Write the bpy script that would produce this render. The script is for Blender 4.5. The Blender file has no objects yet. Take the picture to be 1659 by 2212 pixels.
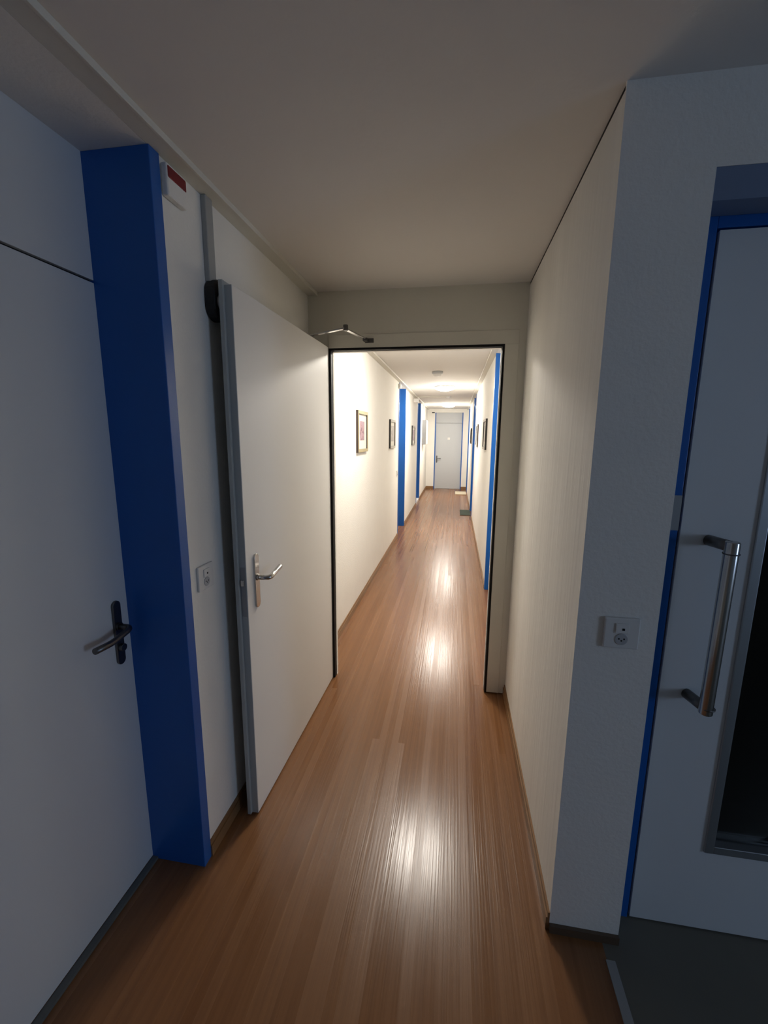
import bpy, bmesh, math, random
from mathutils import Vector, Matrix
random.seed(7)
S = bpy.context.scene
COL = S.collection

# ------------------------------------------------------------------ camera
CAM_H = 1.522
F_PX, PITCH, YAW, ROLL = 921.624, 0.17653, 0.16312, 0.00773
fwd = Vector((-math.sin(YAW) * math.cos(PITCH), math.cos(YAW) * math.cos(PITCH), -math.sin(PITCH)))
rgt = fwd.cross(Vector((0, 0, 1))).normalized()
upv = rgt.cross(fwd)
r2 = rgt * math.cos(ROLL) + upv * math.sin(ROLL)
u2 = -rgt * math.sin(ROLL) + upv * math.cos(ROLL)
cam = bpy.data.cameras.new('camera')
cam.sensor_fit = 'HORIZONTAL'
cam.sensor_width = 36.0
cam.lens = F_PX / 1659.0 * 36.0
cam.clip_start = 0.02
cam_o = bpy.data.objects.new('camera', cam)
COL.objects.link(cam_o)
M3 = Matrix((r2, u2, -fwd)).transposed().to_4x4()
M3.translation = Vector((0, 0, CAM_H))
cam_o.matrix_world = M3
S.camera = cam_o

# ------------------------------------------------------------------ world, daylight, exposure
W = bpy.data.worlds.new('world')
S.world = W
W.use_nodes = True
W.node_tree.nodes['Background'].inputs[0].default_value = (0.25, 0.36, 0.6, 1)
W.node_tree.nodes['Background'].inputs[1].default_value = 0.02
S.view_settings.view_transform = 'Standard'
S.view_settings.look = 'None'
S.view_settings.gamma = 1.0
S.view_settings.use_curve_mapping = False
S.view_settings.exposure = 1.43
LAMP_STRENGTH = 54.0
WINDOW_POWER = 66.0
sun = bpy.data.lights.new('window_daylight', 'AREA')
sun.shape = 'RECTANGLE'
sun.size = 4.9
sun.size_y = 1.25
sun.energy = WINDOW_POWER
sun.color = (0.50, 0.68, 1.0)
sun_o = bpy.data.objects.new('window_daylight', sun)
COL.objects.link(sun_o)
sun_o.location = (5.40, -1.55, 1.475)     # just outside the hall window, shining in
sun_o.rotation_euler = Vector((-1, 0, 0)).to_track_quat('-Z', 'Z').to_euler()

# ------------------------------------------------------------------ dimensions (metres)
XL, XR = -0.8343, 0.3432          # corridor wall planes
XLD = -1.0336                     # door plane in the left recesses
YP = 2.4188                       # cross wall with the doorway
HC = 2.295                        # ceiling
ZD = 2.277                        # underside of trunking and recess soffits
YB = 1.158                        # far return of the near left recess
YC = 1.1614                       # hall wall facing the camera
YD = 1.24                         # plane of the glazed door
YE = 12.608                       # end wall
YBACK = -4.6
XHALL = 5.2

# ------------------------------------------------------------------ materials
def new_mat(name):
    m = bpy.data.materials.new(name)
    m.use_nodes = True
    nt = m.node_tree
    return m, nt, nt.nodes['Principled BSDF']

def plain(name, col, rough=0.5, metal=0.0, spec=0.5, bump=0.0, scale=120.0, var=0.0, stretch=None):
    m, nt, b = new_mat(name)
    b.inputs['Base Color'].default_value = (*col, 1)
    b.inputs['Roughness'].default_value = rough
    b.inputs['Metallic'].default_value = metal
    b.inputs['Specular IOR Level'].default_value = spec
    tc = nt.nodes.new('ShaderNodeTexCoord')
    mp = nt.nodes.new('ShaderNodeMapping')
    nt.links.new(tc.outputs['Object'], mp.inputs[0])
    if stretch:
        mp.inputs['Scale'].default_value = stretch
    nz = nt.nodes.new('ShaderNodeTexNoise')
    nz.inputs['Scale'].default_value = scale
    nz.inputs['Detail'].default_value = 4
    nt.links.new(mp.outputs[0], nz.inputs['Vector'])
    if bump:
        bp = nt.nodes.new('ShaderNodeBump')
        bp.inputs['Strength'].default_value = bump
        bp.inputs['Distance'].default_value = 0.004
        nt.links.new(nz.outputs['Fac'], bp.inputs['Height'])
        nt.links.new(bp.outputs[0], b.inputs['Normal'])
    if var:
        n2 = nt.nodes.new('ShaderNodeTexNoise')
        n2.inputs['Scale'].default_value = 6
        n2.inputs['Detail'].default_value = 5
        nt.links.new(mp.outputs[0], n2.inputs['Vector'])
        mx = nt.nodes.new('ShaderNodeMix')
        mx.data_type = 'RGBA'
        mx.inputs[6].default_value = (*[c * (1 - var) for c in col], 1)
        mx.inputs[7].default_value = (*[min(1, c * (1 + var)) for c in col], 1)
        nt.links.new(n2.outputs['Fac'], mx.inputs[0])
        nt.links.new(mx.outputs[2], b.inputs['Base Color'])
    return m

WALL = plain('wall_paint', (0.84, 0.82, 0.765), 0.85, spec=0.2, bump=0.35, scale=90, var=0.03)
ROUGHWALL = plain('brushed_plaster', (0.83, 0.81, 0.76), 0.8, spec=0.25, bump=0.5, scale=40, var=0.09, stretch=(1, 1, 0.05))
GREYWALL = plain('grey_wall_paint', (0.34, 0.335, 0.32), 0.85, spec=0.2, bump=0.35, scale=90)  # kept grey to limit bounce from the unseen back wall
FARDOOR = plain('pale_grey_door_lacquer', (0.50, 0.52, 0.535), 0.5, spec=0.4)
CEIL = plain('ceiling_paint', (0.80, 0.785, 0.75), 0.9, spec=0.15, bump=0.1, scale=70)
DUCT = plain('trunking_plastic', (0.70, 0.68, 0.60), 0.5, spec=0.4)
GREYDUCT = plain('grey_trunking_plastic', (0.36, 0.37, 0.36), 0.5)
BLUE = plain('blue_gloss_paint', (0.009, 0.105, 0.40), 0.35, spec=0.45, bump=0.08, scale=60, var=0.06)
BLUEGREY = plain('blue_grey_paint', (0.16, 0.22, 0.34), 0.6, var=0.08)
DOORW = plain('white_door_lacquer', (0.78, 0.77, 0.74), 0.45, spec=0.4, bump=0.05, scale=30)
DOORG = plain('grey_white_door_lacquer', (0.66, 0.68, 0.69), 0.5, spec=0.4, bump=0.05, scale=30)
EDGE = plain('grey_door_edge', (0.42, 0.45, 0.44), 0.45)
PART = plain('cross_wall_paint', (0.84, 0.82, 0.72), 0.7, spec=0.3, bump=0.15, scale=80)
RUBBER_GAP = plain('black_rubber_and_gap_shade', (0.008, 0.008, 0.008), 0.6, spec=0.3)
BLACKP = plain('black_plastic', (0.010, 0.010, 0.010), 0.55, spec=0.4)
STEEL = plain('brushed_steel', (0.55, 0.54, 0.52), 0.24, metal=1.0)
DARKSTEEL = plain('dark_metal', (0.16, 0.155, 0.15), 0.38, metal=1.0)
ALU = plain('aluminium', (0.50, 0.53, 0.56), 0.35, metal=0.9)
BASEB = plain('brown_skirting', (0.25, 0.135, 0.06), 0.4, spec=0.4, var=0.15, stretch=(1, .1, 1))
DARKBASE = plain('dark_brown_skirting', (0.10, 0.065, 0.04), 0.5, var=0.1)
WHITEP = plain('white_plastic', (0.74, 0.73, 0.70), 0.4)
GREYP = plain('grey_plastic', (0.45, 0.46, 0.47), 0.45)
RED = plain('red_plastic', (0.20, 0.010, 0.018), 0.5)
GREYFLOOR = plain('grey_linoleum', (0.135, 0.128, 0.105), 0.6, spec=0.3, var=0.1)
MATGREEN = plain('grey_green_mat', (0.085, 0.105, 0.085), 0.95, spec=0.1, bump=0.8, scale=300, var=0.15)
MATCREAM = plain('cream_mat', (0.62, 0.55, 0.42), 0.95, spec=0.1, bump=0.8, scale=300, var=0.1)
GOLD = plain('pale_gold_frame', (0.44, 0.36, 0.19), 0.45, metal=0.2, var=0.12)
DARKWOOD = plain('dark_brown_frame', (0.045, 0.028, 0.022), 0.5)
PALEF = plain('pale_frame', (0.50, 0.46, 0.40), 0.5)
PASSE = plain('white_mount_card', (0.72, 0.70, 0.62), 0.8)
METALBOX = plain('shade_grey_steel', (0.33, 0.34, 0.36), 0.4)  # grey puts the shade on the cabinet's near side into its colour
SILLG = plain('dark_grey_sill', (0.12, 0.13, 0.125), 0.6)
SILL = plain('white_sill_paint', (0.70, 0.68, 0.66), 0.5)
STRIPM = plain('grey_metal_strip', (0.33, 0.34, 0.34), 0.5, metal=0.4)

def mat_floor():
    m, nt, b = new_mat('strip_parquet')
    N, L = nt.nodes.new, nt.links.new
    tc = N('ShaderNodeTexCoord')
    sp = N('ShaderNodeSeparateXYZ'); L(tc.outputs['Object'], sp.inputs[0])
    def math_(op, a, bb=None):
        n = N('ShaderNodeMath'); n.operation = op
        for i, v in enumerate((a, bb)):
            if v is None: continue
            if isinstance(v, (int, float)): n.inputs[i].default_value = v
            else: L(v, n.inputs[i])
        return n.outputs[0]
    WID, LEN = 0.033, 5.5
    cx = math_('FLOOR', math_('DIVIDE', sp.outputs[0], WID))
    w1 = N('ShaderNodeTexWhiteNoise'); w1.noise_dimensions = '1D'; L(cx, w1.inputs['W'])
    off = math_('MULTIPLY', w1.outputs['Value'], LEN)
    cy = math_('FLOOR', math_('DIVIDE', math_('ADD', sp.outputs[1], off), LEN))
    cb = N('ShaderNodeCombineXYZ'); L(cx, cb.inputs[0]); L(cy, cb.inputs[1])
    w2 = N('ShaderNodeTexWhiteNoise'); w2.noise_dimensions = '3D'; L(cb.outputs[0], w2.inputs['Vector'])
    mp = N('ShaderNodeMapping'); mp.inputs['Scale'].default_value = (34, 0.5, 1); L(tc.outputs['Object'], mp.inputs[0])
    nz = N('ShaderNodeTexNoise'); nz.inputs['Scale'].default_value = 2.0; nz.inputs['Detail'].default_value = 5
    L(mp.outputs[0], nz.inputs['Vector'])
    mix = math_('ADD', math_('MULTIPLY', w2.outputs['Value'], 0.2), math_('MULTIPLY', nz.outputs['Fac'], 0.85))
    rp = N('ShaderNodeValToRGB')
    rp.color_ramp.elements[0].position = 0.15; rp.color_ramp.elements[0].color = (0.155, 0.063, 0.024, 1)
    rp.color_ramp.elements[1].position = 0.95; rp.color_ramp.elements[1].color = (0.285, 0.133, 0.053, 1)
    L(mix, rp.inputs[0])
    L(rp.outputs[0], b.inputs['Base Color'])
    # seams between strips
    fx = math_('FRACT', math_('DIVIDE', sp.outputs[0], WID))
    seam = math_('LESS_THAN', fx, 0.06)
    rr = N('ShaderNodeMapRange'); rr.inputs[3].default_value = 0.20; rr.inputs[4].default_value = 0.30
    L(w2.outputs['Value'], rr.inputs[0]); L(rr.outputs[0], b.inputs['Roughness'])
    b.inputs['Specular IOR Level'].default_value = 0.42
    mp2 = N('ShaderNodeMapping'); mp2.inputs['Scale'].default_value = (90, 1.1, 1); L(tc.outputs['Object'], mp2.inputs[0])
    nf = N('ShaderNodeTexNoise'); nf.inputs['Scale'].default_value = 1.6; nf.inputs['Detail'].default_value = 3
    L(mp2.outputs[0], nf.inputs['Vector'])
    h = math_('SUBTRACT', math_('MULTIPLY', nf.outputs['Fac'], 1.0), math_('MULTIPLY', seam, 0.25))
    h = math_('ADD', h, math_('MULTIPLY', w2.outputs['Value'], 0.05))
    bp = N('ShaderNodeBump'); bp.inputs['Strength'].default_value = 0.17; bp.inputs['Distance'].default_value = 0.003
    L(h, bp.inputs['Height']); L(bp.outputs[0], b.inputs['Normal'])
    return m
PARQUET = mat_floor()

def mat_dome(k):
    m, nt, b = new_mat('lit_opal_glass')
    b.inputs['Base Color'].default_value = (0.9, 0.88, 0.82, 1)
    b.inputs['Roughness'].default_value = 0.25
    b.inputs['Emission Color'].default_value = (1.0, 0.935, 0.84, 1)
    b.inputs['Emission Strength'].default_value = LAMP_STRENGTH * k
    return m
DOME_DIM, DOME = mat_dome(0.9), mat_dome(1.25)   # first lamp turned down to darken the near floor, others raised

def mat_glass():
    m = bpy.data.materials.new('dark_clear_glass'); m.use_nodes = True
    nt = m.node_tree; nt.nodes.clear()
    o = nt.nodes.new('ShaderNodeOutputMaterial')
    mx = nt.nodes.new('ShaderNodeMixShader')
    fr = nt.nodes.new('ShaderNodeFresnel'); fr.inputs[0].default_value = 1.3
    tr = nt.nodes.new('ShaderNodeBsdfTransparent'); tr.inputs[0].default_value = (0.85, 0.87, 0.88, 1)
    gl = nt.nodes.new('ShaderNodeBsdfGlossy'); gl.inputs['Roughness'].default_value = 0.02
    nt.links.new(fr.outputs[0], mx.inputs[0]); nt.links.new(tr.outputs[0], mx.inputs[1])
    nt.links.new(gl.outputs[0], mx.inputs[2]); nt.links.new(mx.outputs[0], o.inputs[0])
    return m
GLASS = mat_glass()

def mat_art(name, c1, c2, c3, scale):
    m, nt, b = new_mat(name)
    tc = nt.nodes.new('ShaderNodeTexCoord')
    nz = nt.nodes.new('ShaderNodeTexNoise'); nz.inputs['Scale'].default_value = scale; nz.inputs['Detail'].default_value = 3
    nz.inputs['Distortion'].default_value = 1.2
    nt.links.new(tc.outputs['Object'], nz.inputs['Vector'])
    rp = nt.nodes.new('ShaderNodeValToRGB')
    e = rp.color_ramp.elements
    e[0].position = 0.35; e[0].color = (*c1, 1)
    e[1].position = 0.65; e[1].color = (*c3, 1)
    k = e.new(0.5); k.color = (*c2, 1)
    nt.links.new(nz.outputs['Fac'], rp.inputs[0]); nt.links.new(rp.outputs[0], b.inputs['Base Color'])
    b.inputs['Roughness'].default_value = 0.6
    return m
ART_PINK = mat_art('pink_mauve_print', (0.09, 0.06, 0.10), (0.38, 0.22, 0.24), (0.34, 0.28, 0.36), 14)
ART_GREY = mat_art('grey_print', (0.32, 0.29, 0.28), (0.45, 0.41, 0.38), (0.62, 0.58, 0.52), 8)
ART_MAUVE = mat_art('mauve_print', (0.20, 0.13, 0.18), (0.40, 0.28, 0.36), (0.60, 0.52, 0.54), 7)

# ------------------------------------------------------------------ helpers
def B(): return bmesh.new()

def bx(bm, x0, x1, y0, y1, z0, z1):
    vs = [bm.verts.new((x, y, z)) for x in (x0, x1) for y in (y0, y1) for z in (z0, z1)]
    for f in ((0, 1, 3, 2), (4, 6, 7, 5), (0, 4, 5, 1), (2, 3, 7, 6), (0, 2, 6, 4), (1, 5, 7, 3)):
        bm.faces.new([vs[i] for i in f])
    return bm

def tube(bm, pts, r, seg=14, cap=True):
    pts = [Vector(p) for p in pts]
    rings = []
    up = None
    for i, p in enumerate(pts):
        if i == 0: t = (pts[1] - p)
        elif i == len(pts) - 1: t = (p - pts[-2])
        else: t = (pts[i + 1] - p).normalized() + (p - pts[i - 1]).normalized()
        t.normalize()
        if up is None:
            up = Vector((0, 0, 1)) if abs(t.z) < 0.9 else Vector((0, 1, 0))
        a = t.cross(up).normalized(); c = a.cross(t).normalized(); up = c
        rr = r[i] if isinstance(r, (list, tuple)) else r
        rings.append([bm.verts.new(p + (a * math.cos(2 * math.pi * k / seg) + c * math.sin(2 * math.pi * k / seg)) * rr) for k in range(seg)])
    for u, v in zip(rings, rings[1:]):
        for k in range(seg):
            f = bm.faces.new((u[k], u[(k + 1) % seg], v[(k + 1) % seg], v[k])); f.smooth = True
    if cap:
        bm.faces.new(rings[0][::-1]); bm.faces.new(rings[-1])
    return bm

def bend(pts, rad=0.012, n=5):
    """Round the corners of a polyline."""
    pts = [Vector(p) for p in pts]; out = [pts[0]]
    for a, p, c in zip(pts, pts[1:], pts[2:]):
        d1 = (a - p).normalized(); d2 = (c - p).normalized()
        s, e = p + d1 * rad, p + d2 * rad
        for k in range(n + 1):
            t = k / n
            out.append(s * (1 - t) ** 2 + p * 2 * t * (1 - t) + e * t * t)
    out.append(pts[-1]); return out

def lathe(bm, prof, cx, cy, seg=40):
    """prof: (radius, z) from top to bottom around a vertical axis."""
    rings = []
    for r, z in prof:
        if r < 1e-5: rings.append([bm.verts.new((cx, cy, z))])
        else: rings.append([bm.verts.new((cx + r * math.cos(2 * math.pi * k / seg), cy + r * math.sin(2 * math.pi * k / seg), z)) for k in range(seg)])
    for u, v in zip(rings, rings[1:]):
        for k in range(seg):
            j = (k + 1) % seg
            if len(u) == 1: f = bm.faces.new((u[0], v[j], v[k]))
            elif len(v) == 1: f = bm.faces.new((u[k], u[j], v[0]))
            else: f = bm.faces.new((u[k], u[j], v[j], v[k]))
            f.smooth = True
    return bm

def stadium(bm, axis, c, half_w, half_h, t0, t1, seg=10):
    """Plate with rounded ends: axis 'x' puts it in the YZ plane from x=t0 to t1, 'y' in the XZ plane."""
    out = []
    st = half_h - half_w
    for k in range(seg + 1):
        a = math.pi * k / seg
        out.append((half_w * math.cos(a), st + half_w * math.sin(a)))
    for k in range(seg + 1):
        a = math.pi + math.pi * k / seg
        out.append((half_w * math.cos(a), -st + half_w * math.sin(a)))
    def P(u, v, t):
        return (t, c[0] + u, c[1] + v) if axis == 'x' else (c[0] + u, t, c[1] + v)
    a_ = [bm.verts.new(P(u, v, t0)) for u, v in out]
    b_ = [bm.verts.new(P(u, v, t1)) for u, v in out]
    n = len(out)
    bm.faces.new(a_); bm.faces.new(b_[::-1])
    for k in range(n):
        bm.faces.new((a_[k], a_[(k + 1) % n], b_[(k + 1) % n], b_[k]))
    return bm

def disc(bm, axis, c, r, t0, t1, seg=28):
    return stadium(bm, axis, c, r, r + 1e-4, t0, t1, seg // 2)

def origin_of(o):
    v = Vector((0, 0, 0))
    while o is not None:
        v += o.location; o = o.parent
    return v

def obj(name, bm, mat, parent=None, bevel=0.0, base=None):
    """bm is in world coordinates; the object is placed at `base` (or its box's lowest centre) under its parent."""
    bmesh.ops.recalc_face_normals(bm, faces=bm.faces[:])
    po = origin_of(parent) if parent else Vector((0, 0, 0))
    if parent is not None and base is None: base = po
    if base is None:
        xs = [v.co.x for v in bm.verts]; ys = [v.co.y for v in bm.verts]; zs = [v.co.z for v in bm.verts]
        base = Vector(((min(xs) + max(xs)) / 2, (min(ys) + max(ys)) / 2, min(zs)))
    base = Vector(base)
    for v in bm.verts: v.co -= base
    me = bpy.data.meshes.new(name); bm.to_mesh(me); bm.free()
    me.materials.append(mat)
    o = bpy.data.objects.new(name, me); COL.objects.link(o)
    o.location = base - po
    if parent: o.parent = parent
    if bevel:
        md = o.modifiers.new('bevel', 'BEVEL'); md.width = bevel; md.segments = 3; md.limit_method = 'ANGLE'
        md.harden_normals = False
    return o

def tag(o, label, cat, group=None, kind=None):
    o['label'] = label; o['category'] = cat
    if group: o['group'] = group
    if kind: o['kind'] = kind
    return o

def struct(name, bm, mat, label, cat, parent=None, bevel=0.0):
    o = obj(name, bm, mat, parent, bevel, base=(0, 0, 0) if parent is None else None)
    return tag(o, label, cat, kind='structure')

def empty(name, loc, label, cat, group=None, kind=None, rotz=0.0):
    o = bpy.data.objects.new(name, None); COL.objects.link(o)
    o.location = loc; o.empty_display_size = 0.1; o.rotation_euler = (0, 0, rotz)
    return tag(o, label, cat, group, kind)

def copy_tree(root, loc, rotz=None):
    r = root.copy(); COL.objects.link(r); r.location = loc
    if rotz is not None: r.rotation_euler = (0, 0, rotz)
    for ch in list(root.children):
        c = ch.copy(); COL.objects.link(c); c.parent = r
        for g in list(ch.children):
            d = g.copy(); COL.objects.link(d); d.parent = c
    return r

# ------------------------------------------------------------------ floor, ceiling
b = B()
bx(b, -1.25, 0.497, YBACK, 2.47, -0.1, 0.0)
bx(b, -1.25, 0.75, 2.47, 12.8, -0.1, 0.0)
struct('floor', b, PARQUET, 'warm brown strip parquet running down the corridor', 'floor')
b = B(); bx(b, 0.497, XHALL + 0.2, YBACK, 2.47, -0.1, 0.0)
struct('floor_hall', b, GREYFLOOR, 'dark grey smooth floor in front of the glazed door', 'floor')
b = B(); bx(b, -1.25, XHALL + 0.2, YBACK - .1, 12.8, HC, HC + 0.1)
struct('ceiling', b, CEIL, 'plain off-white ceiling over hall and corridor', 'ceiling')

# ------------------------------------------------------------------ walls
LREC = [(0.26, YB), (6.36, 7.14), (9.46, 10.22)]       # left door recesses (y0, y1)
RREC = [(3.42, 4.222), (8.12, 8.92), (11.62, 12.42)]   # right door recesses
FT = 0.042                                             # blue frame thickness
def side_wall(face, deep, recs, y0, y1, depth_dir):
    b = B(); y = y0
    lo, hi = (deep - 0.25, face) if depth_dir < 0 else (face, deep + 0.25)
    bk = (deep - 0.25, deep - 0.045) if depth_dir < 0 else (deep + 0.045, deep + 0.25)
    for a, c in recs:
        bx(b, lo, hi, y, a - FT, 0, HC)
        bx(b, bk[0], bk[1], a - FT, c + FT, 0, HC)                                   # back of the recess
        s = (bk[1], face) if depth_dir < 0 else (face, bk[0])
        bx(b, s[0], s[1], a - FT, c + FT, ZD, HC)                                    # soffit
        y = c + FT
    if y < y1: bx(b, lo, hi, y, y1, 0, HC)
    return b
struct('wall_left', side_wall(XL, XLD, LREC, YBACK, YE + .1, -1), WALL, 'off-white left wall with recessed doorways', 'wall')
XRD = XR + 0.2
struct('wall_right', side_wall(XR, XRD, RREC, YP + 0.06, YE + .1, 1), WALL, 'off-white right wall of the lit corridor', 'wall')
b = B()
bx(b, XR, 0.53, YC + .006, YP + 0.06, 0, HC - 0.014)
bx(b, XR + .03, 0.53, YC + .006, YP + 0.06, HC - 0.014, HC)
struct('wall_right_near', b, ROUGHWALL, 'roughly plastered white wall between doorway and hall corner', 'wall')
b = B(); bx(b, XR + 0.002, XR + 0.03, YC + 0.006, YP, HC - 0.0138, HC - .0003)  # black strip darkens the gap by colour in place of shade
struct('trim_1', b, RUBBER_GAP, 'black strip painting in the shadow gap along the top of the plastered right wall', 'trim')
# hall wall facing the camera
b = B()
bx(b, 0.53, 0.5445, YC, 1.31, 0, HC); bx(b, XR, 0.53, YC, YC + .006, 0, HC)
bx(b, 0.5445, 1.60, YC, 1.31, 2.11, HC)
bx(b, 1.60, XHALL + .1, YC, 1.31, 0, HC)
struct('wall_hall', b, WALL, 'white wall above and beside the glazed door', 'wall')
# window end of the hall, and unseen walls behind the viewer placed for bounce light
b = B()
bx(b, XHALL, XHALL + .12, YBACK, -4.05, 0, HC); bx(b, XHALL, XHALL + .12, 0.95, YC, 0, HC)
bx(b, XHALL, XHALL + .12, -4.05, 0.95, 0, 0.85); bx(b, XHALL, XHALL + .12, -4.05, 0.95, 2.1, HC)
struct('wall_window', b, WALL, 'white hall wall with a window in it', 'wall')
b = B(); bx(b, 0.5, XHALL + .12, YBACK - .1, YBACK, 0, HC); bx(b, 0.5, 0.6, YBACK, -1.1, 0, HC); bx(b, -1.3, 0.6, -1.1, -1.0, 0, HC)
struct('wall_back', b, GREYWALL, 'unseen grey walls behind the viewer, set close and toned for bounce light', 'wall')
w = empty('window_1', (XHALL + .06, -1.55, 0.85), 'daylit window at the end of the hall', 'window', kind='structure')
b = B()
for y in (-4.05, -2.42, -0.77, 0.90): bx(b, XHALL + .03, XHALL + .09, y, y + .05, 0.85, 2.1)
bx(b, XHALL + .03, XHALL + .09, -4.05, .95, .85, .9); bx(b, XHALL + .03, XHALL + .09, -4.05, .95, 2.05, 2.1)
obj('window_frame', b, WHITEP, w)
# dark room behind the glazed door
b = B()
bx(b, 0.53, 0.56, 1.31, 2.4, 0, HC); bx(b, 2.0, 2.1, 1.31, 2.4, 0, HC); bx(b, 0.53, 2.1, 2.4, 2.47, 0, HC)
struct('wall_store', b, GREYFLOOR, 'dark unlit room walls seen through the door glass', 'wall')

# cross wall with the doorway
OX0, OX1, OZ = -0.717, 0.2356, 1.999
b = B()
bx(b, XL, OX0, YP, YP + .06, 0, HC)
bx(b, OX0, OX1, YP, YP + .06, OZ, HC)
bx(b, OX1, XR, YP, YP + .06, 0.006, HC)
struct('wall_partition', b, PART, 'cream cross wall around the open corridor doorway', 'wall')
b = B()
g = 0.012
bx(b, OX0, OX0 + g, YP - .004, YP + .03, 0, OZ); bx(b, OX1 - g, OX1, YP - .004, YP + .03, 0.004, OZ)
bx(b, OX0 + g, OX1 - g, YP - .004, YP + .03, OZ - g, OZ)
struct('trim_2', b, RUBBER_GAP, 'black rubber seal lining the corridor doorway', 'trim')
b = B()
bx(b, OX1, 0.306, YP - .0035, YP, 0.006, OZ); bx(b, OX0, 0.306, YP - .0035, YP, OZ, OZ + .07)
struct('trim_3', b, PART, 'flat cream frame board around the corridor doorway', 'trim', bevel=0.0015)
b = B()
bx(b, OX0, OX0 + g + .002, YP + .031, YP + .06, 0, OZ); bx(b, OX1 - g - .0025, OX1, YP + .031, YP + .06, 0, OZ)
bx(b, OX0 + g + .002, OX1 - g - .0025, YP + .031, YP + .06, OZ - g - .002, OZ)
struct('trim_19', b, WALL, 'white inner lining of the corridor doorway', 'trim')
# end wall
b = B()
EX0, EX1, EZ = -0.605, 0.19, 2.19
bx(b, XL, EX0, YE, YE + .1, 0, HC); bx(b, EX1, XR, YE, YE + .1, 0, HC); bx(b, EX0, EX1, YE, YE + .1, EZ, HC)
bx(b, XL, XR, YE + .1, YE + .2, 0, HC)
struct('wall_end', b, WALL, 'white end wall of the corridor around the far door', 'wall')

# ------------------------------------------------------------------ skirting boards
def skirt(segs, x, sgn, h=0.055, t=0.011):
    b = B()
    for y0, y1 in segs:
        x0, x1 = (x, x + sgn * t) if sgn > 0 else (x + sgn * t, x)
        bx(b, x0, x1, y0, y1, 0, h * .72)
        x0, x1 = (x, x + sgn * t * .55) if sgn > 0 else (x + sgn * t * .55, x)
        bx(b, x0, x1, y0, y1, h * .72, h)
    return b
struct('baseboard_left', skirt([(YB + FT, YP)], XL, 1, .062), BASEB, 'brown skirting behind the open white door', 'skirting')
struct('baseboard_left_corridor', skirt([(YP + .06, 6.36 - FT), (7.14 + FT, 9.46 - FT), (10.22 + FT, YE)], XL, 1, .06), BASEB, 'brown skirting along the left corridor wall', 'skirting')
struct('baseboard_right', skirt([(YC, YP)], XR, -1, .062), BASEB, 'brown skirting along the plastered near right wall', 'skirting')
struct('baseboard_right_corridor', skirt([(4.222 + FT, 8.12 - FT), (8.92 + FT, 11.62 - FT)], XR, -1, .05), BASEB, 'brown skirting along the right corridor wall', 'skirting')
b = B(); bx(b, XR, 0.5445, YC - .011, YC - .0003, 0, .026)
struct('baseboard_hall', b, DARKBASE, 'low dark skirting under the hall wall switch', 'skirting')
b = B(); bx(b, XL + .011, EX0, YE - .012, YE, 0, .075); bx(b, EX1, XR, YE - .012, YE, 0, .075)
struct('baseboard_end', b, BASEB, 'brown skirting either side of the far door', 'skirting')
b = B(); bx(b, 0.493, 0.519, YBACK, 1.105, 0, 0.004)
struct('trim_4', b, STRIPM, 'grey metal strip between parquet and grey hall floor', 'trim')
b = B(); bx(b, XLD, XLD + .02, 0.26, YB, 0, 0.010)
struct('trim_5', b, SILLG, 'thin grey sill strip under the near left door', 'trim')

# ------------------------------------------------------------------ blue door frames
def frame_set(n, side, a, c, label):
    b = B()
    if side < 0: x0, x1 = XLD - .04, XL + 0.006
    else: x0, x1 = XR - 0.006, XRD + .04
    bx(b, x0, x1, a - FT, a, 0.0, ZD); bx(b, x0, x1, c, c + FT, 0.0, ZD)
    return struct('trim_%d' % n, b, BLUE, label, 'door frame', bevel=0.002)
frame_set(6, -1, *LREC[0], 'deep blue painted frame beside the near left door')
frame_set(7, -1, *LREC[1], 'blue door frame between second and third left corridor pictures')
frame_set(8, -1, *LREC[2], 'blue door frame beside the grey wall cabinet')
frame_set(9, 1, *RREC[0], 'bright blue frame just behind the right side of the doorway')
frame_set(10, 1, *RREC[1], 'blue door frame behind the grey-green floor mat')
frame_set(11, 1, *RREC[2], 'blue door frame at the far right corner by the cream mat')

# ------------------------------------------------------------------ door hardware
def lever_set(parent, face, axis_sgn, y, zc, plate_h, neck, tip, lever_z=None, m=STEEL, w=0.015, cylinder=None):
    """A long plate with a lever handle on a door whose face is at x=face, opening towards axis_sgn."""
    b = B(); stadium(b, 'x', (y, zc), w, plate_h / 2, face, face + axis_sgn * 0.008)
    p = obj('handle_plate', b, m, parent, bevel=0.0015)
    lz = lever_z
    b = B(); disc(b, 'x', (y, lz), 0.0125, face + axis_sgn * .008, face + axis_sgn * .014)
    tube(b, bend([(face + axis_sgn * .008, y, lz), (face + axis_sgn * neck, y, lz), *[(face + axis_sgn * neck, y + a, lz + c) for a, c in tip]], .02), 0.0095)
    obj('lever_handle', b, m, parent)
    if cylinder is not None:
        b = B(); disc(b, 'x', (y, cylinder), 0.012, face + axis_sgn * .008, face + axis_sgn * .02)
        obj('lock_cylinder', b, m, parent, bevel=.001)
    return p

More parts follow.
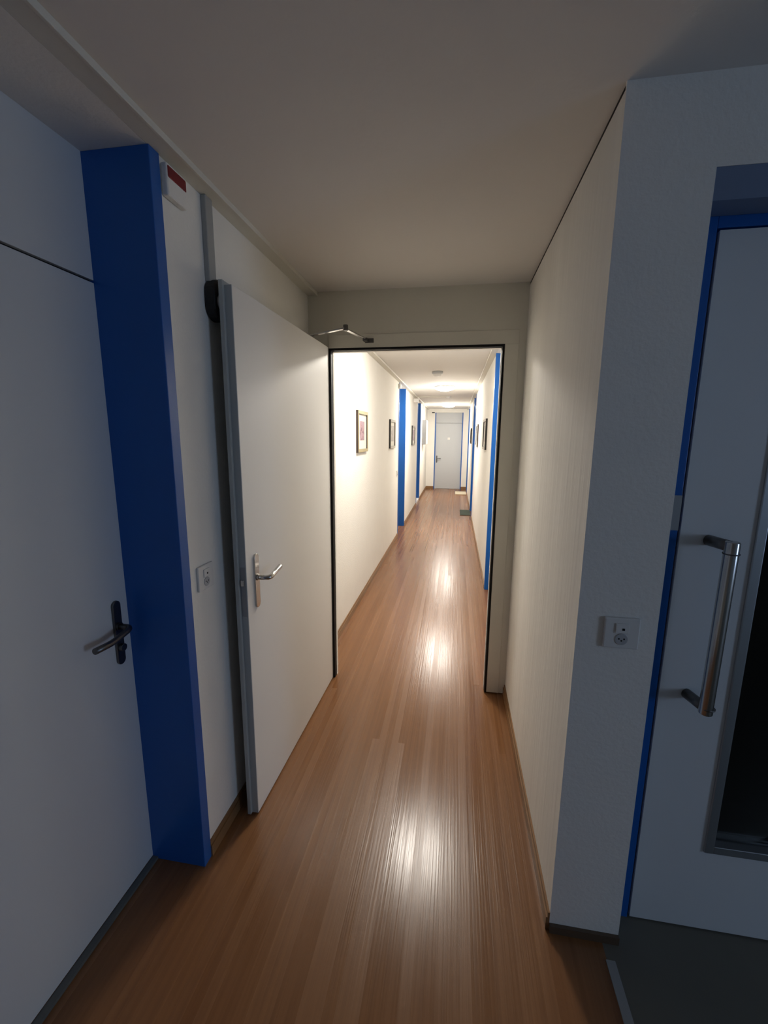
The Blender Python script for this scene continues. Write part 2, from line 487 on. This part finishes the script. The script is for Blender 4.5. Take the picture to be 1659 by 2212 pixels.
# door_1: open white leaf folded back along the left wall
d1 = empty('door_1', (-0.737, 2.405, 0.0), 'open white door folded back towards the left wall', 'door', kind='structure')
ang = math.atan2(0.020, 1.02)
def leafq(bm, u0, u1, t0, t1, z0, z1):
    """u along the leaf from the hinge, t thickness measured from the front face into the wall side."""
    h = Vector((-0.717, 2.405)); d = Vector((-math.sin(ang), -math.cos(ang))); n = Vector((-math.cos(ang), math.sin(ang)))
    vs = []
    for u in (u0, u1):
        for t in (t0, t1):
            for z in (z0, z1):
                q = h + d * u + n * t; vs.append(bm.verts.new((q.x, q.y, z)))
    for f in ((0, 1, 3, 2), (4, 6, 7, 5), (0, 4, 5, 1), (2, 3, 7, 6), (0, 2, 6, 4), (1, 5, 7, 3)):
        bm.faces.new([vs[i] for i in f])
b = B(); leafq(b, 0.0, 1.012, 0, 0.027, 0.008, 2.004)
obj('leaf', b, DOORW, d1, bevel=0.0015)
b = B(); leafq(b, 0.004, 1.0125, 0.0272, 0.040, 0.008, 2.016); leafq(b, 1.0123, 1.026, 0.0262, 0.0400, 0.008, 2.016); leafq(b, 1.0121, 1.0135, 0.001, .0262, 0.008, 2.003)
obj('rebated_edge', b, EDGE, d1, bevel=0.001)['label'] = 'grey rebated closing edge'
b = B(); leafq(b, 1.0136, 1.0150, 0.004, 0.024, 0.855, 1.045)
obj('lock_plate', b, STRIPM, d1, bevel=.0005)
b = B(); leafq(b, 1.0150, 1.022, 0.008, 0.020, 0.975, 0.998)
obj('latch_bolt', b, STEEL, d1, bevel=.002)
lever_set(d1, -0.7365, 1, 1.463, 0.973, 0.214, 0.058, [(0.098, 0.016)], 0.987, w=.0175)

# door_2: near left door in its recess
d2 = empty('door_2', (XLD, YB, 0.0), 'near left white door with dark lever in blue-framed recess', 'door', kind='structure')
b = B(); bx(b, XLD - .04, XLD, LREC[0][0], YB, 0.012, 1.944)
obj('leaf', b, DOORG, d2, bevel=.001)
lever_set(d2, XLD, 1, 1.107, 0.903, 0.212, 0.052, [(-.075, -.013), (-0.14, -0.008)], 0.925, DARKSTEEL, 0.0155, 0.855)  # dark metal puts the lever's backlit look into its colour
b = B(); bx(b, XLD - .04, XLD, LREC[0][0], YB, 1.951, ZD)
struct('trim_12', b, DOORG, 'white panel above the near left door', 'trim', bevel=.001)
b = B(); bx(b, XLD - .04, XLD - .012, LREC[0][0], YB, 1.944, 1.951)
struct('trim_13', b, RUBBER_GAP, 'dark gap line above the near left door', 'trim')

# door_3: glazed door in the hall on the right
b = B()
bx(b, 0.5446, 1.60, YC + .001, YD - .002, 2.043, 2.1098)
struct('trim_14', b, BLUEGREY, 'grey-blue lintel board over the glazed door', 'trim')
b = B()
bx(b, 0.5446, 0.600, YD, YD + .06, 0, 2.075); bx(b, 1.53, 1.60, YD, YD + .06, 0, 2.075); bx(b, 0.600, 1.53, YD, YD + .06, 2.018, 2.075)
bx(b, 0.600, 0.609, YD + .02, YD + .06, 0, 2.018)
bx(b, 0.5446, 1.60, YD, YD + .06, 2.075, 2.11)
t15 = struct('trim_15', b, BLUE, 'dark blue frame around the glazed door', 'door frame', bevel=.0015)
b = B(); bx(b, 0.566, 0.6, YD - .0015, YD, 1.277, 1.372)
obj('strike_plate', b, STRIPM, t15)['label'] = 'worn grey metal strike plate'
d3 = empty('door_3', (0.607, YD, 0.0), 'white glazed door with long vertical pull handle', 'door', kind='structure')
GX0, GX1, GZ0, GZ1 = 0.79, 1.36, 0.292, 1.75
b = B()
bx(b, 0.607, GX0, YD, YD + .045, 0.006, 2.013); bx(b, GX1, 1.525, YD, YD + .045, 0.006, 2.013)
bx(b, GX0, GX1, YD, YD + .045, 0.006, GZ0); bx(b, GX0, GX1, YD, YD + .045, GZ1, 2.013)
obj('leaf', b, DOORG, d3)
b = B(); q = .021
bx(b, GX0 - .004, GX0 + q, YD - .006, YD + .05, GZ0 - .004, GZ1 + .004); bx(b, GX1 - q, GX1 + .004, YD - .006, YD + .05, GZ0 - .004, GZ1 + .004)
bx(b, GX0 + q, GX1 - q, YD - .006, YD + .05, GZ0 - .004, GZ0 + q); bx(b, GX0 + q, GX1 - q, YD - .006, YD + .05, GZ1 - q, GZ1 + .004)
obj('glazing_bead', b, ALU, d3, bevel=.002)
b = B(); bx(b, GX0 + q - .004, GX1 - q + .004, YD + .02, YD + .026, GZ0 + q - .004, GZ1 - q + .004)
obj('glass_pane', b, GLASS, d3)
HX, HY = 0.694, 1.168
b = B(); tube(b, [(HX, HY, 1.268), (HX - .003, HY, .79)], .0165, 24)
ph = obj('pull_handle', b, STEEL, d3, bevel=.003)
for z in (1.254, .803):
    b = B(); tube(b, [(0.677, YD, z), (HX, HY, z)], .0145, 20)
    obj('handle_post', b, DARKSTEEL, ph)
for z in (1.235, .806):
    b = B(); tube(b, [(HX, HY, z), (HX, HY, z + .003)], .0185, 24)
    obj('handle_collar', b, DARKSTEEL, ph)

# door_4: far door
d4 = empty('door_4', (-0.21, YE, 0.0), 'pale grey door with blue frame at the far end', 'door', kind='structure')
b = B(); bx(b, EX0 + .027, EX1 - .027, YE + .03, YE + .07, 0.005, 1.893)
obj('leaf', b, FARDOOR, d4, bevel=.001)
b = B(); stadium(b, 'y', (-0.53, 0.865), .017, .105, YE + .022, YE + .03)
obj('handle_plate', b, DARKSTEEL, d4)
b = B(); tube(b, bend([(-0.53, YE + .022, .885), (-0.53, YE - .03, .885), (-0.41, YE - .03, .882)], .012), .0095)
obj('lever_handle', b, DARKSTEEL, d4)
b = B(); bx(b, -0.235, -0.165, YE + .026, YE + .03, 1.425, 1.49)
obj('number_plate', b, WHITEP, d4)['label'] = 'small white plate'
b = B(); bx(b, EX0 + .027, EX1 - .027, YE + .03, YE + .07, 1.901, EZ)
struct('trim_16', b, FARDOOR, 'pale grey panel over the far door', 'trim', bevel=.001)
b = B(); bx(b, EX0, EX0 + .026, YE - .006, YE + .1, 0, EZ); bx(b, EX1 - .026, EX1, YE - .006, YE + .1, 0, EZ)
struct('trim_17', b, BLUE, 'thin blue frame of the far door', 'door frame')
# doors in the corridor recesses
for i, (side, (a, c)) in enumerate([(-1, LREC[1]), (-1, LREC[2]), (1, RREC[0]), (1, RREC[1]), (1, RREC[2])]):
    fx = XLD if side < 0 else XRD
    lab = ['white door recessed in the second left doorway', 'white door recessed beside the grey wall cabinet', 'white door recessed just behind the doorway on the right',
           'white door recessed behind the grey-green mat', 'white door recessed behind the cream mat'][i]
    d = empty('door_%d' % (5 + i), (fx, c, 0), lab, 'door', kind='structure')
    b = B(); bx(b, min(fx, fx + side * .04), max(fx, fx + side * .04), a, c, 0.005, 1.95)
    bx(b, min(fx, fx + side * .04), max(fx, fx + side * .04), a, c, 1.955, ZD)
    obj('leaf', b, DOORW, d)
    lever_set(d, fx, -side, c - .06, .90, .21, .05, [(-.12, 0)], .925, STEEL)
b = B(); bx(b, XLD, XL + .004, LREC[2][0], LREC[2][1], 0, .055)
struct('trim_18', b, SILL, 'white raised sill in the doorway beside the grey cabinet', 'trim', bevel=.003)

# ------------------------------------------------------------------ door closer on the open door
dc = empty('door_closer', (-0.80, 2.2, 1.94), 'steel door closer arm reaching from open door to wall above doorway', 'door closer')
b = B(); bx(b, -0.822, -0.779, 1.98, 2.27, 1.945, 2.0)
obj('closer_body', b, GREYP, dc, bevel=.004)
b = B()
E1 = Vector((-0.565, 2.205, 2.052))
def flat_bar(b, p, q, w, t):
    p, q = Vector(p), Vector(q); d = (q - p).normalized(); s = d.cross(Vector((0, 0, 1))).normalized() * w / 2; k = Vector((0, 0, t / 2))
    vs = [b.verts.new(a + s * i + k * j) for a in (p, q) for i in (-1, 1) for j in (-1, 1)]
    for f in ((0, 1, 3, 2), (4, 6, 7, 5), (0, 4, 5, 1), (2, 3, 7, 6), (0, 2, 6, 4), (1, 5, 7, 3)): b.faces.new([vs[i] for i in f])
flat_bar(b, (-0.80, 2.205, 2.014), E1, .022, .007)
tube(b, [(-.80, 2.205, 2.0), (-.80, 2.205, 2.02)], .011)
obj('main_arm', b, STEEL, dc, bevel=.001)
b = B(); tube(b, [E1 - Vector((0, 0, .012)), E1 + Vector((0, 0, .016))], .0125)
obj('elbow_joint', b, DARKSTEEL, dc, bevel=.002)
b = B(); flat_bar(b, E1 + Vector((0, 0, -.004)), (-0.502, YP - .03, 2.036), .02, .007)
obj('forearm', b, STEEL, dc, bevel=.001)
b = B(); bx(b, -0.51, -0.462, YP - .006, YP, 2.022, 2.046); bx(b, -0.515, -0.49, YP - .045, YP - .006, 2.026, 2.042)
obj('wall_shoe', b, DARKSTEEL, dc, bevel=.002)

# ------------------------------------------------------------------ cable trunking
def trunk(x, sgn, y0, y1, label):
    b = B()
    x1 = x + sgn * .057
    bx(b, min(x, x1), max(x, x1), y0, y1, ZD, HC)
    bx(b, min(x1 - sgn * .008, x1 + sgn * .0015), max(x1 - sgn * .008, x1 + sgn * .0015), y0, y1, ZD - .0015, ZD + .006)
    return tag(obj('cable_trunking', b, DUCT, bevel=.0015), label, 'cable trunking', 'ceiling cable trunking')
trunk(XL, 1, YBACK, YP, 'long off-white cable trunking above the open white door')
trunk(XL, 1, YP + .06, YE, 'off-white cable trunking over the left corridor pictures')
trunk(XR, -1, YP + .06, YE, 'off-white cable trunking over the right corridor pictures')
b = B(); bx(b, XL, XL + .018, 1.400, 1.442, 2.02, ZD)
tag(obj('cable_conduit', b, GREYDUCT, bevel=.003), 'short grey conduit dropping to the black door holder', 'conduit')
b = B(); bx(b, XL + .058, -0.19, 8.72, 8.76, HC - .016, HC)
tag(obj('cable_conduit', b, DUCT, bevel=.002), 'thin white conduit crossing the ceiling between two lamps', 'conduit')
b = B(); lathe(b, [(0, HC), (.045, HC), (.045, HC - .02), (.03, HC - .032), (0, HC - .034)], -.17, 8.74, 24)
tag(obj('ceiling_sensor', b, WHITEP), 'small white sensor at the end of the ceiling conduit', 'sensor')

# black door holder on the left wall
dh = empty('door_holder', (XL, 1.42, 1.97), 'black magnetic door holder on wall behind the open door', 'door holder')
b = B(); stadium(b, 'x', (1.432, 1.965), .045, .066, XL, XL + .04)
obj('housing', b, BLACKP, dh, bevel=.008)
b = B(); disc(b, 'x', (1.424, 1.956), .026, XL + .04, XL + .047)
obj('magnet_face', b, GREYP, dh, bevel=.002)['label'] = 'grey round magnet face'

# white alarm box with a red band, at the top of the left wall
al = empty('alarm_box', (XL, 1.25, 2.165), 'white alarm box with red top band beside the blue frame', 'alarm')
b = B(); bx(b, XL, XL + .022, 1.206, 1.296, 2.178, 2.262)
obj('housing', b, WALL, al, bevel=.006)
b = B(); bx(b, XL + .006, XL + .0235, 1.208, 1.2945, 2.222, 2.2575)
obj('red_band', b, RED, al, bevel=.006)['label'] = 'dark red band'

# ------------------------------------------------------------------ switches
def switch_plate(name, label, o, n):
    """o: centre on the wall; n: outward unit direction ('x+' or 'y-')."""
    t = empty(name, o, label, 'switch', 'wall switches with sockets')
    def pl(bm, u0, u1, v0, v1, d0, d1):
        if n == 'x+': bx(bm, o[0] + d0, o[0] + d1, o[1] + u0, o[1] + u1, o[2] + v0, o[2] + v1)
        else: bx(bm, o[0] + u0, o[0] + u1, o[1] - d1, o[1] - d0, o[2] + v0, o[2] + v1)
    def dk(bm, u, v, r, d0, d1):
        if n == 'x+': disc(bm, 'x', (o[1] + u, o[2] + v), r, o[0] + d0, o[0] + d1)
        else: disc(bm, 'y', (o[0] + u, o[2] + v), r, o[1] - d1, o[1] - d0)
    b = B(); pl(b, -.044, .044, -.043, .043, 0, .009)
    obj('cover_plate', b, WHITEP, t, bevel=.003)
    b = B(); pl(b, -.017, .017, .001, .029, .009, .0125)
    rk = obj('rocker', b, WHITEP, t, bevel=.002)
    b = B(); pl(b, -.001, .0055, .010, .016, .0125, .0132)
    obj('indicator', b, BLACKP, rk)['label'] = 'tiny dark indicator'
    b = B(); stadium_r = .016
    for u in (0,): dk(b, u, -.016, stadium_r, .009, .011)
    so = obj('socket', b, GREYP, t, bevel=.001)
    for u, v in ((-.0065, -.0145), (.0065, -.0145), (0, -.0195)):
        b = B(); dk(b, u, v, .0022, .011, .0114)
        obj('pin_hole', b, BLACKP, so)
    return t
switch_plate('wall_switch', 'white switch and socket plate on the hall wall by the glazed door', (0.455, YC, 1.008), 'y-')
switch_plate('wall_switch', 'white switch and socket plate between blue frame and open door', (XL, 1.282, 1.043), 'x+')
switch_plate('wall_switch', 'small switch plate on the lit corridor wall beyond the pictures', (XL, 6.19, 0.985), 'x+')

# ------------------------------------------------------------------ ceiling lamps and detector
def lamp(y, label, m=DOME):
    t = empty('ceiling_lamp', (-0.20, y, HC), label, 'ceiling lamp', 'opal dome lamps along the corridor ceiling')
    b = B(); lathe(b, [(0, HC), (.158, HC), (.160, HC - .012), (.152, HC - .022), (0, HC - .022)], -.20, y)
    obj('base_ring', b, WHITEP, t)
    b = B()
    prof = [(.150, HC - .0225)]
    for k in range(1, 11):
        a = math.pi / 2 * k / 10
        prof.append((.150 * math.cos(a), HC - .0225 - .05 * math.sin(a)))
    prof[-1] = (0, prof[-1][1])
    lathe(b, prof, -.20, y)
    obj('lamp_shade', b, m, t)
    return t
lamp(3.35, 'lit dome lamp just beyond the doorway, hidden by its lintel', DOME_DIM)
lamp(7.0, 'nearer and larger lit dome lamp on the corridor ceiling')
lamp(10.9, 'farther and smaller lit dome lamp near the far door')
sd = empty('smoke_detector', (-0.248, 5.42, HC), 'round grey smoke detector on the ceiling before the lamps', 'smoke detector')
b = B(); lathe(b, [(0, HC), (.066, HC), (.066, HC - .022), (.058, HC - .03), (0, HC - .03)], -.248, 5.42)
obj('detector_base', b, GREYP, sd)
b = B(); lathe(b, [(.050, HC - .0302), (.048, HC - .048), (.03, HC - .056), (0, HC - .056)], -.248, 5.42)
obj('sensor_head', b, WHITEP, sd)

# ------------------------------------------------------------------ framed pictures
def picture(y0, y1, z0, z1, side, front, edge, art, label, mw=0.075):
    """Hung on the left (side=-1) or right (side=1) corridor wall."""
    x = XL if side < 0 else XR; s = -side
    yc = (y0 + y1) / 2
    t = empty('framed_picture', (x, yc, z0), label, 'picture', 'framed pictures along the corridor')
    def bb(bm, d0, d1, a0, a1, c0, c1):
        u0, u1 = x + s * d0, x + s * d1
        bx(bm, min(u0, u1), max(u0, u1), a0, a1, c0, c1)
    f = .028
    b = B()
    bb(b, 0, .020, y0, y0 + f, z0, z1); bb(b, 0, .020, y1 - f, y1, z0, z1)
    bb(b, 0, .020, y0 + f, y1 - f, z0, z0 + f); bb(b, 0, .020, y0 + f, y1 - f, z1 - f, z1)
    fr = obj('frame', b, edge, t, bevel=.001)
    b = B()
    bb(b, .020, .0215, y0 + .002, y0 + f, z0 + .002, z1 - .002); bb(b, .020, .0215, y1 - f, y1 - .002, z0 + .002, z1 - .002)
    bb(b, .020, .0215, y0 + f, y1 - f, z0 + .002, z0 + f); bb(b, .020, .0215, y0 + f, y1 - f, z1 - f, z1 - .002)
    obj('frame_face', b, front, fr)
    b = B(); bb(b, .004, .010, y0 + f, y1 - f, z0 + f, z1 - f)
    m = obj('mount', b, PASSE, t)
    b = B(); bb(b, .010, .011, y0 + f + mw, y1 - f - mw * 1.2, z0 + f + mw, z1 - f - mw * .8)
    obj('print', b, art, m)
    return t
picture(3.58, 3.985, 1.378, 1.735, -1, GOLD, DARKWOOD, ART_PINK, 'gold fronted picture with pink and mauve print, nearest on left wall')
picture(5.42, 5.86, 1.364, 1.728, -1, PALEF, BLACKP, ART_GREY, 'pale picture with black edge just before the first left blue frame', .06)
picture(8.23, 8.76, 1.348, 1.720, -1, PALEF, BLACKP, ART_MAUVE, 'small mauve picture between the two left blue frames', .06)
picture(4.99, 5.42, 1.375, 1.722, 1, PALEF, BLACKP, ART_GREY, 'largest black edged picture on right wall, nearest the bright blue frame', .06)
picture(6.85, 7.28, 1.366, 1.712, 1, PALEF, DARKWOOD, ART_GREY, 'second black edged picture along the right wall, in the bright band', .06)
picture(9.70, 10.12, 1.365, 1.705, 1, DARKWOOD, BLACKP, ART_GREY, 'thin dark picture farthest along the right wall past the mat', .06)

# ------------------------------------------------------------------ wall cabinet, boxes, small fittings
cb = empty('wall_cabinet', (XL, 11.0, 1.32), 'grey metal wall cabinet at the far left of the corridor', 'cabinet')
b = B(); bx(b, XL, XL + .095, 10.8, 11.32, 1.32, 1.92)
obj('housing', b, METALBOX, cb, bevel=.003)
b = B(); bx(b, XL + .095, XL + .108, 10.805, 11.315, 1.325, 1.915)
obj('cabinet_door', b, WHITEP, cb, bevel=.003)
for y in (10.86, 11.05):
    b = B(); bx(b, XL, XL + .025, y, y + .035, 1.92, ZD)
    tag(obj('cable_conduit', b, DUCT, bevel=.003), 'nearer white conduit rising from the grey wall cabinet' if y < 11 else 'farther white conduit rising from the grey wall cabinet', 'conduit')
b = B(); bx(b, XL, XL + .09, 8.5, 8.62, 2.165, 2.24)
tag(obj('junction_box', b, WHITEP, bevel=.006), 'white junction box under the trunking above the mauve picture', 'junction box')
b = B(); bx(b, XL, XL + .035, 6.24, 6.31, 2.19, 2.255)
tag(obj('motion_sensor', b, WHITEP, bevel=.006), 'small white sensor at the top corner of first left corridor frame', 'sensor')
b = B(); bx(b, -0.70, -0.62, YE - .02, YE, 2.175, 2.203)
tag(obj('wall_bracket', b, BLACKP, bevel=.003), 'small black block at the top left of the far door', 'bracket')

# ------------------------------------------------------------------ floor mats
def mat_pad(name, x0, x1, y0, y1, m, label, h=.012):
    b = B(); bx(b, x0, x1, y0, y1, 0, h)
    return tag(obj(name, b, m, bevel=.004), label, 'mat')
mat_pad('doormat', .135, .338, 8.36, 8.96, MATGREEN, 'dark grey-green doormat by the right corridor frame')
mat_pad('doormat', .035, .325, 11.38, 11.96, MATCREAM, 'cream doormat near the far door', .02)
